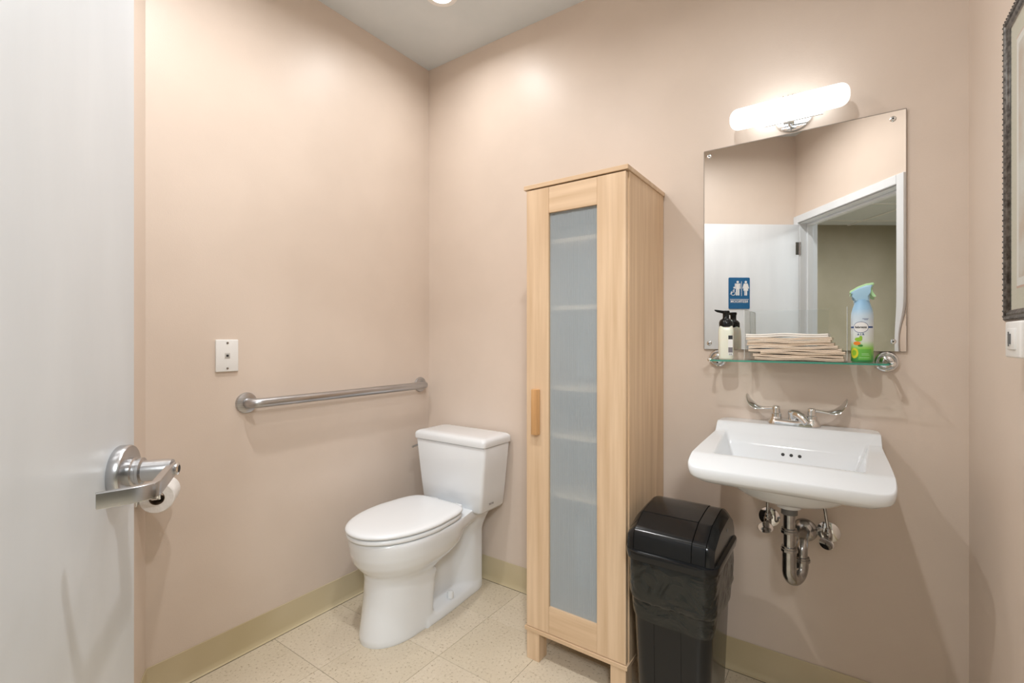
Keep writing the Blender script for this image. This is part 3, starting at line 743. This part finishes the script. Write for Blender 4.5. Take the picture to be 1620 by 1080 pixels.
decal('oval_outline', [ell(0, .107, .0200, .0170)], M['navy'], .00045, off=OF)
decal('oval_badge', [ell(0, .107, .0186, .0157)], M['white'], .0008, off=OF)
bm = text_bm('febreze', .0098, .0001, 1.6); xf(bm, T(OF, 0, .107) @ RX(PI/2)); wrapc(bm, AR+.0012); obj('brand_lettering', bm, M['ink'], af, smooth=False)
bm = text_bm('A I R', .0085, .0001, 1.8); xf(bm, T(OF, 0, .085) @ RX(PI/2)); wrapc(bm, AR+.0006); obj('air_lettering', bm, M['navy'], af, smooth=False)
decal('small_print', [rect(.004, .020, .1320, .1332), rect(.008, .018, .1290, .1300)], M['navy'], .0005, off=OF)
decal('citrus_print', [ell(-.018, .028, .0125, .016)], M['yellow'], .0005, off=OF)
decal('citrus_print', [ell(-.018, .029, .007, .009)], M['lime'], .0008, off=OF)
decal('leaf_print', [ell(-.006, .070, .010, .006)], M['lime'], .0006, off=OF)
decal('leaf_print', [ell(.000, .075, .004, .006)], M['lime'], .0007, off=OF)
decal('flower_print', [ell(-.010, .058, .010, .0055)], M['orange'], .0010, off=OF)
decal('leaf_print', [ell(-.001, .051, .0065, .0035)], M['green'], .0008, off=OF)
decal('green_panel', [rect(-.006, .028, .008, .040)], mat('print_mid_green', srgb(110, 190, 80), .4), .0003, off=OF)
for r_q in (rect(.002, .02, .026, .0272), rect(.002, .022, .022, .0232), rect(-.004, .022, .014, .015)): decal('fine_print', [r_q], M['caplime'], .0006, off=OF)

# ---------------------------------------------------------------- sink
SX = -.15
sk = thing('wall_sink', 'white rectangular wall-hung sink below the mirror', 'sink', (SX, YB, 0))
D_ = .432
def rimz(y):
    if y < .118: return lerp(.9135, .882, sstep(.086, .118, y))
    return .882-.036*(y-.118)/.30-.30*max(0, y-.362)
def smin(a, b, k=.006):
    h_ = max(k-abs(a-b), 0)/k; return min(a, b)-h_*h_*k*.25
def ztop(x, y):
    zr = rimz(y)
    fl_ = .770+.10*((x/.16)**2*.12)+.02*abs(y-.2)/.13
    back = .913-(y-.088)*1.15-max(0, y-.14)*.9
    left = .872-(x+.192)*2.6; right = .872+(x-.192)*2.6
    front = .850+(y-.342)*1.25
    c = fl_
    for q in (back, left, right, front): c = -smin(-c, -q, .012)
    return smin(zr, c, .008)
def outline(a, s):
    """superellipse corner rectangle in (x, y)"""
    ca, sa = math.cos(a), math.sin(a); n_ = 15
    k = (abs(ca)**n_+abs(sa)**n_)**(-1/n_)
    u, v = ca*k, sa*k
    y = .216+v*.2155*s
    hw = lerp(.226, .246, sstep(.0, .42, .216+v*.2155))
    if s == 1 and False: pass
    yy = .216+v*.2155*s
    return u*hw*s, max(.0008, yy)
NR, NA = 76, 200
bm = bmesh.new()
angs = [2*PI*i/NA for i in range(NA)]
rings = []
for k in range(1, NR+1):
    s = k/NR
    rg = []
    for a in angs:
        x, y = outline(a, s); z = ztop(x, y)
        if y > .02: z -= 0
        rg.append(Vector((x, -y, z)))
    rings.append(rg)
def apron(y): return lerp(.060, .043, sstep(.05, .42, y))
for dz, ins in ((.0, -.0016), (.0025, -.0030), (.016, -.0030), (.030, .0002), (.034, .003), (.042, .016), (.049, .027)):
    rg = []
    for a in angs:
        x, y = outline(a, 1); f = 1-ins/.3
        z = ztop(x, y)-.0015-dz*apron(y)/.049
        rg.append(Vector((x*f, -max(.0008, .216+(y-.216)*f), z)))
    rings.append(rg)
def zbot(x, y, s):
    e = rimz(.216+(y-.216)/max(s, .2))
    dr2 = math.hypot(x/.20, (y-.20)/.19)
    bowl = .708+.020*min(1, dr2)**2+.09*min(1.05, dr2)**6
    lip = .795+.035*sstep(.35, .05, y)
    return min(lip, bowl) if dr2 < 1.1 else lip
for k in range(30, 0, -1):
    s = .885*k/30; rg = []
    for a in angs:
        x, y = outline(a, 1); cx_, cy_ = 0, .20
        X, Y = x*s, cy_+(y-cy_)*s
        edge = ztop(x, y)-.0015-apron(y)
        z = lerp(zbot(X, Y, s), edge-.001, sstep(.72, .91, s))
        rg.append(Vector((X, -max(.0008, Y), z)))
    rings.append(rg)
add_rings(bm, rings); basin = obj('basin', bm, M['sinkporcelain'], sk, ang=180)
for e_ in basin.data.edges:
    if all((NR-1)*NA <= v_ < NR*NA for v_ in e_.vertices): e_.use_edge_sharp = True
bm = bmesh.new(); add_lathe(bm, [(.027, .683), (.0335, .685), (.035, .693), (.044, .703), (.060, .716)], 32, T(0, -.2, 0)); obj('drain_boss', bm, M['sinkporcelain'], sk)
# overflow holes on the back slope of the bowl
for hx in (-.021, .002, .025):
    hy = .150; z = ztop(hx, hy); z2 = ztop(hx, hy+.004); z1 = ztop(hx, hy-.004); sl = math.atan2(z1-z2, .008)
    bm = bmesh.new(); add_lathe(bm, [(.0050, -.002), (.0050, .0006), (.0046, .0008)], 20, T(hx, -hy, z) @ RX(sl)); obj('overflow_hole', bm, M['dark'], sk)
bm = bmesh.new(); add_lathe(bm, [(.022, 0), (.021, .003), (.012, .002), (.002, .001)], 24, T(0, -.2, ztop(0, .2))); obj('drain', bm, M['chrome'], sk)

# faucet
fc = thing('faucet', 'chrome faucet with two long blade handles on the sink ledge', 'faucet', (SX, YB-.045, .914))
bm = bmesh.new(); rings = []
def cap(hx, hy, n=10):
    out = []
    for i in range(n+1): a = -PI/2+PI*i/n; out.append((hx-hy+hy*math.cos(a), hy*math.sin(a)))
    for i in range(n+1): a = PI/2+PI*i/n; out.append((-hx+hy+hy*math.cos(a), hy*math.sin(a)))
    return out
for z, ins in ((0, 0), (.004, .0), (.012, .003), (.018, .006), (.019, .009)): rings.append([Vector((x, y, z)) for x, y in cap(.077-ins, .026-ins)])
add_rings(bm, rings); obj('base', bm, M['chrome'], fc)
for sx in (-1, 1):
    bm = bmesh.new(); add_lathe(bm, [(.020, .010), (.018, .022), (.0165, .024), (.0165, .034), (.013, .036), (.012, .044)], 28, T(sx*.051, 0, 0)); st_ = obj('valve_body', bm, M['chrome'], fc)
    bm = bmesh.new(); add_lathe(bm, [(.0115, .041), (.012, .044), (.012, .056), (.009, .0595), (.002, .060)], 24, T(sx*.051, 0, 0))
    # blade: ribbon that widens and turns up
    rings = []
    rows_ = [(.008, .052, .0055, .0050), (.028, .0495, .0050, .0042), (.046, .0485, .0062, .0034), (.062, .0505, .0085, .0030), (.075, .0575, .0105, .0026), (.085, .068, .0115, .0024), (.0915, .079, .0108, .0022), (.0945, .0860, .0080, .002), (.0955, .0890, .0035, .0015)]
    for i, (u, z, w_, t_) in enumerate(rows_):
        u0, z0_ = rows_[max(i-1, 0)][:2]; u1, z1_ = rows_[min(i+1, len(rows_)-1)][:2]
        tx, tz = u1-u0, z1_-z0_; L_ = math.hypot(tx, tz); nx_, nz_ = -tz/L_, tx/L_
        ring_ = []
        for q in range(14):
            a = 2*PI*q/14; ww = math.cos(a)*w_*(1.0 if u < .03 else 1.25); tt = math.sin(a)*t_
            ring_.append(Vector((sx*(.051+u+nx_*tt), ww+.22*u, z+nz_*tt+ww*.85*min(1, max(0, (u-.02)/.05)))))
        rings.append(ring_ if sx > 0 else ring_[::-1])
    add_rings(bm, rings); obj('handle', bm, M['chrome'], fc, ang=50)
bm = bmesh.new(); add_lathe(bm, [(.017, .010), (.0165, .034), (.0175, .036), (.0175, .046), (.014, .050), (.004, .052)], 32)
sdx, sdy = .80, -.60
add_tube(bm, [(sdx*t, sdy*t, z) for t, z in ((.004, .036), (.016, .036), (.029, .030), (.042, .020), (.050, .012))], [.015, .015, .0135, .0115, .0108], 20)
obj('spout', bm, M['chrome'], fc, ang=40)

# drain trap
tp = thing('drain_trap', 'chrome p-trap drain pipe under the sink', 'pipe', (SX+.001, YB, 0))
bm = bmesh.new(); add_lathe(bm, [(.0225, .664), (.0225, .684)], 32, T(0, -.2, 0)); obj('rubber_collar', bm, M['gasket'], tp)
pr_ = .0175
e2 = Vector((.028, .068, 0)); eL = e2.length; ed = e2.normalized(); c0 = Vector((0, -.2, .492))+e2/2
bm = bmesh.new(); add_tube(bm, [(0, -.2, .676), (0, -.2, .60), (0, -.2, .545)], .0165, 24); obj('tailpiece', bm, M['agedchrome'], tp)
bm = bmesh.new(); pts = [Vector((0, -.2, .562)), Vector((0, -.2, .52))]+arc(c0, eL/2, PI, 2*PI, 16, (tuple(ed), (0, 0, 1)))+[Vector((e2.x, -.2+e2.y, .508))]
add_tube(bm, pts, .0195, 24); obj('u_bend', bm, M['agedchrome'], tp)
bm = bmesh.new(); q0 = Vector((e2.x, -.2+e2.y, 0))
pts = [q0+Vector((0, 0, .50)), q0+Vector((0, 0, .52))]+[q0+Vector((0, .036-.036*math.cos(a), .52+.036*math.sin(a))) for a in [PI/2*i/8 for i in range(9)]]+[Vector((q0.x, -.002, .556))]
add_tube(bm, pts, .0165, 24); obj('wall_arm', bm, M['agedchrome'], tp)
def nut(x, y, z):
    bm = bmesh.new(); add_lathe(bm, [(.021, -.008), (.0235, -.007), (.0235, .001), (.0215, .002), (.0215, .007), (.018, .008)], 12, T(x, y, z)); obj('slip_nut', bm, M['agedchrome'], tp, ang=20)
nut(0, -.2, .613); nut(0, -.2, .557); nut(q0.x, q0.y, .508)
bm = bmesh.new(); add_lathe(bm, [(.038, 0), (.037, .004), (.028, .012), (.018, .018)], 40, T(q0.x, 0, .556) @ RX(PI/2)); obj('wall_flange', bm, M['agedchrome'], tp)

# supply stops
def stop(name_lbl, x, z, lean, hrot, topx, topz):
    s_ = thing('supply_valve', name_lbl, 'valve', (x, YB, z), 0, 'shut-off valves under the sink')
    bm = bmesh.new(); add_lathe(bm, [(.0335, 0), (.033, .003), (.024, .007), (.010, .009)], 36, RX(PI/2)); obj('wall_flange', bm, M['chrome'], s_)
    bm = bmesh.new(); add_tube(bm, [(0, -.005, 0), (0, -.055, 0)], .0075, 14); add_lathe(bm, [(.011, -.012), (.012, -.008), (.012, .010), (.009, .014), (.009, .022), (.007, .026)], 14, T(0, -.045, 0))
    add_tube(bm, [(0, -.045, 0), (lean*.3, -.066, -.012)], .007, 12); obj('valve_body', bm, M['agedchrome'], s_)
    bm = bmesh.new(); mt = T(lean*.42, -.070, -.016) @ RZ(hrot) @ RX(math.radians(80)) @ Matrix.Diagonal((1.5, 1.12, 1, 1))
    add_lathe(bm, [(.008, -.001), (.0155, 0), (.0165, .003), (.0155, .006), (.004, .0065)], 28, mt); hd = obj('oval_handle', bm, M['chrome'], s_)
    bm = bmesh.new(); add_lathe(bm, [(.0026, .0062), (.0026, .0072)], 12, T(lean*.42, -.070, -.016) @ RZ(hrot) @ RX(math.radians(80))); obj('handle_screw', bm, M['agedchrome'], hd)
    bm = bmesh.new(); add_tube(bm, [(0, -.045, .022), (topx*.5, -.05, topz*.5), (topx, -.055, topz)], .0048, 12); obj('riser_tube', bm, M['agedchrome'], s_)
stop('left chrome supply valve with oval handle under the sink', -.227, .578, -.01, math.radians(20), .0, .20)
stop('right chrome supply valve with oval handle under the sink', -.054, .565, -.004, math.radians(-35), -.022, .205)

# ---------------------------------------------------------------- trash can
bn = thing('trash_can', 'glossy black swing-top trash can between the cabinet and the sink', 'trash can', (-.440, 1.583, 0), 0)
bw, bd = .134, .166
def binring(z, sc_x, sc_y, r=.045, bul=.0, n=8):
    return [Vector((x, y, z)) for x, y in rrect(-sc_x, sc_x, -sc_y, sc_y, r, n)]
bm = bmesh.new()
add_rings(bm, [binring(0, .101, .132), binring(.004, .105, .136), binring(.36, .118, .149), binring(.50, .123, .154), binring(.528, .124, .155)])
obj('bin_body', bm, M['black'], bn, ang=40)
for sx in (-.045, .035):
    bm = bmesh.new(); add_prism(bm, [(sx-.0015, 0), (sx+.0015, 0), (sx+.001, .002), (sx-.001, .002)], .02, .40, lambda u, v, d: Vector((u, -(.136+(d)*.0365)-v+.0004, d))); obj('front_rib', bm, M['black'], bn)
# lid frame: skirt rim and cheeks
LP = [(-.156, .548), (-.153, .580), (-.149, .599), (-.141, .608), (-.128, .614), (-.075, .640), (-.066, .6425), (0, .651), (.055, .655), (.085, .649), (.122, .622), (.145, .585), (.154, .548)]
bm = bmesh.new()
add_rings(bm, [binring(.520, .132, .163, .048), binring(.522, .137, .168, .05), binring(.540, .140, .171, .052), binring(.546, .139, .170, .051), binring(.549, .134, .164, .048), binring(.550, .118, .150, .045)])
lidr = obj('lid_rim', bm, M['black'], bn, ang=40)
def lidpanel(name, xa, xb, lift, taper=0, crown=.004, parent=None, nx=10):
    bm = bmesh.new(); rows = []
    for i in range(nx+1):
        x = lerp(xa, xb, i/nx)
        k = 1-.30*max(0, (abs(x)-.104)/.030)**1.7 if abs(x) > .104 else 1
        row = []
        for (y, z) in LP:
            zz = .548+(z-.548)*k+lift*(1 if z > .56 else .3); row.append(Vector((x, y*(1-(1-k)*.25)*(1+lift*1.5), zz)))
        row = row+[Vector((x, row[-1].y*.96, .545)), Vector((x, row[0].y*.96, .545))]
        rows.append(row)
    add_rings(bm, rows); return obj(name, bm, M['black'], parent or bn, ang=32)
lidpanel('lid_cheek', -.129, -.1075, .0, parent=None)
lidpanel('lid_cheek', .1075, .129, .0)
lidpanel('lid_cheek', .068, .1055, -.001)
fp = lidpanel('swing_flap', -.1055, .066, .0008)
bm = bmesh.new(); add_tube(bm, [(-.104, -.0705, .6425), (.066, -.0705, .6425)], .0011, 6); obj('flap_ridge', bm, M['black'], fp)
bm = bmesh.new(); add_lathe(bm, [(.005, 0), (.005, .002)], 12, T(.128, .03, .60) @ RY(PI/2)); obj('hinge_pin', bm, M['gasket'], bn)
# bag
tb = thing('trash_bag', 'black plastic bag folded over the rim of the trash can', 'trash bag', (-.440, 1.583, 0))
random.seed(3)
def bagring(z, sx, sy, amp, ph):
    n = 20; pts = []
    base = rrect(-sx, sx, -sy, sy, .045, 10)
    # resample edges
    dense = []
    for i, p_ in enumerate(base):
        q_ = base[(i+1) % len(base)]; L_ = math.dist(p_, q_); k = max(1, int(L_/.008))
        for j in range(k): dense.append((lerp(p_[0], q_[0], j/k), lerp(p_[1], q_[1], j/k)))
    out = []
    for (x, y) in dense:
        a = math.atan2(y, x); nrm_ = Vector((x/sx, y/sy)).normalized()
        w_ = amp*(math.sin(a*7+ph+z*30)*.5+math.sin(a*17+ph*2-z*55)*.3+math.sin(a*29-z*20+ph)*.25)
        out.append((x+nrm_.x*w_, y+nrm_.y*w_, z, a))
    return out
def mkring(z, grow, amp, ph, droop=0):
    sx, sy = .1245-(.53-z)*.037+grow, .1555-(.53-z)*.037+grow
    base = bagring(z, .125, .156, 0, 0)
    out = []
    for (x, y, zz, a) in base:
        fx, fy = sx/.125, sy/.156
        w_ = 1.7*amp*(math.sin(a*5+ph+z*22)*.5+math.sin(a*11+ph*2-z*60)*.35+math.sin(a*23-z*35+ph)*.3)
        out.append(Vector((x*fx*(1+w_*7), y*fy*(1+w_*7), zz+droop*math.sin(a*2+1.0)+droop*.4*math.sin(a*5+2))))
    return out
bm = bmesh.new()
rs = [mkring(.519, .004, .000, 0), mkring(.508, .0065, .0006, .2), mkring(.49, .0075, .0010, .5), mkring(.468, .0075, .0013, .9), mkring(.446, .0085, .0013, 1.4), mkring(.425, .0095, .0012, 1.8, .002), mkring(.408, .0105, .001, 2.1, .005),
      mkring(.400, .0085, .0008, 2.2, .007), mkring(.398, .005, .0008, 2.2, .007)]
add_rings(bm, rs, False, False); bu = obj('upper_fold', bm, M['bag'], tb, ang=50)
bm = bmesh.new()
rs = [mkring(.412, .0035, .0005, 2.2, .003), mkring(.392, .0055, .0007, 2.3, .004), mkring(.372, .0048, .0007, 3.0, .005), mkring(.350, .0042, .0006, 3.4, .008), mkring(.342, .0030, .0004, 3.4, .009)]
add_rings(bm, rs, False, False); obj('hem', bm, M['bag'], tb, ang=50)

# ---------------------------------------------------------------- framed picture and outlet (right wall)
pc = thing('framed_picture', 'matted picture in a dark carved bronze frame on the right wall', 'picture', (XR, 1.452, 1.237), -PI/2)
# local +x runs towards the camera, -y into the room
PW, PH, FW = .62, .640, .034
def framebar(name, p0, p1, vert):
    bm = bmesh.new()
    # cross-section (w across the bar from outer to inner edge, d depth)
    prof = [(0, 0), (0, .012), (.003, .017), (.008, .021), (.013, .021), (.017, .017), (.020, .0185), (.025, .017), (.029, .012), (.033, .010), (.033, 0)]
    def f(u, v, d):
        t, s = d
        return Vector((t, s, 0))
    return bm, prof
def mitre(ring_offset):
    pass
prof = [(0, 0), (0, .008), (.002, .0105), (.006, .0130), (.010, .0125), (.0125, .0095), (.015, .0105), (.018, .0098), (.021, .0075), (.0235, .0065), (.0235, .002)]
corners = [(0, 0, 1, 1), (PW, 0, -1, 1), (PW, PH, -1, -1), (0, PH, 1, -1)]
for i in range(4):
    c1 = corners[i]; c2 = corners[(i+1) % 4]; bm = bmesh.new()
    ra = [Vector((c1[0]+c1[2]*w_, -d_, c1[1]+c1[3]*w_)) for w_, d_ in prof]
    rb = [Vector((c2[0]+c2[2]*w_, -d_, c2[1]+c2[3]*w_)) for w_, d_ in prof]
    add_rings(bm, [ra, rb]); fr_ = obj('frame_bar', bm, M['bronze'], pc, ang=25)
    # carved beads along the outer ridge
    bm = bmesh.new(); L_ = math.dist(c1[:2], c2[:2]); nb = int(L_/.0115)
    for k in range(nb):
        t = (k+.5)/nb; px_ = lerp(c1[0]+c1[2]*.005, c2[0]+c2[2]*.005, t); pz_ = lerp(c1[1]+c1[3]*.005, c2[1]+c2[3]*.005, t)
        bmesh.ops.create_icosphere(bm, subdivisions=1, radius=.0038, matrix=T(px_, -.0118, pz_) @ RY(math.radians(35)) @ Matrix.Diagonal((1, .8, .62, 1)))
    cbd = obj('carved_beading', bm, M['bronze'], fr_, ang=60); cbd['kind'] = 'stuff'
i_ = .023
boxo('mat_board', M['mat'], pc, i_, PW-i_, -.004, -.001, i_, PH-i_)
mo = .066
boxo('mat_line', M['matline'], pc, mo, PW-mo, -.0046, -.004, mo, PH-mo)
boxo('inner_mat', M['white'], pc, mo+.004, PW-mo-.004, -.0052, -.0046, mo+.004, PH-mo-.004)
boxo('print', M['print'], pc, mo+.02, PW-mo-.02, -.0058, -.0052, mo+.02, PH-mo-.02)
boxo('picture_glass', M['pictureglass'], pc, i_, PW-i_, -.0068, -.0062, i_, PH-i_)
ot = thing('wall_outlet', 'white raised wall outlet plate on the right wall below the framed picture', 'outlet', (XR, 1.290, 1.200), -PI/2)
boxo('box', M['plastic'], ot, -.050, .050, -.030, 0, -.036, .034, bev=.004, seg=3)
ip = boxo('insert', M['plastic'], ot, -.026, .026, -.0325, -.029, -.020, .020, bev=.001)
boxo('switch', M['gasket'], ip, -.002, .004, -.036, -.032, -.010, .010)
for z in (-.012, .012):
    bm = bmesh.new(); add_lathe(bm, [(.002, .0324), (.002, .034)], 8, T(-.010, 0, z) @ RX(PI/2)); obj('screw', bm, M['gasket'], ip)

# ---------------------------------------------------------------- recessed ceiling lights
for i, (x, y, p_) in enumerate(CANS):
    lab = ['small round recessed ceiling light at the top edge of the photo, near the left corner', 'small round recessed ceiling light above the door side of the toilet',
           'small round recessed ceiling light in front of the sink'][i]
    rc = thing('recessed_light', lab, 'ceiling light', (x, y, CEIL), 0, 'recessed ceiling lights')
    bm = bmesh.new(); add_lathe(bm, [(.046, -.001), (.047, -.006), (.070, -.005), (.073, 0), (.046, 0), (.046, -.001)], 40, cap=False); obj('trim_ring', bm, M['plastic'], rc)
    bm = bmesh.new(); add_lathe(bm, [(.001, -.012), (.022, -.0115), (.038, -.008), (.046, -.001)], 32, cap=False); obj('lens', bm, M['canlens'], rc)
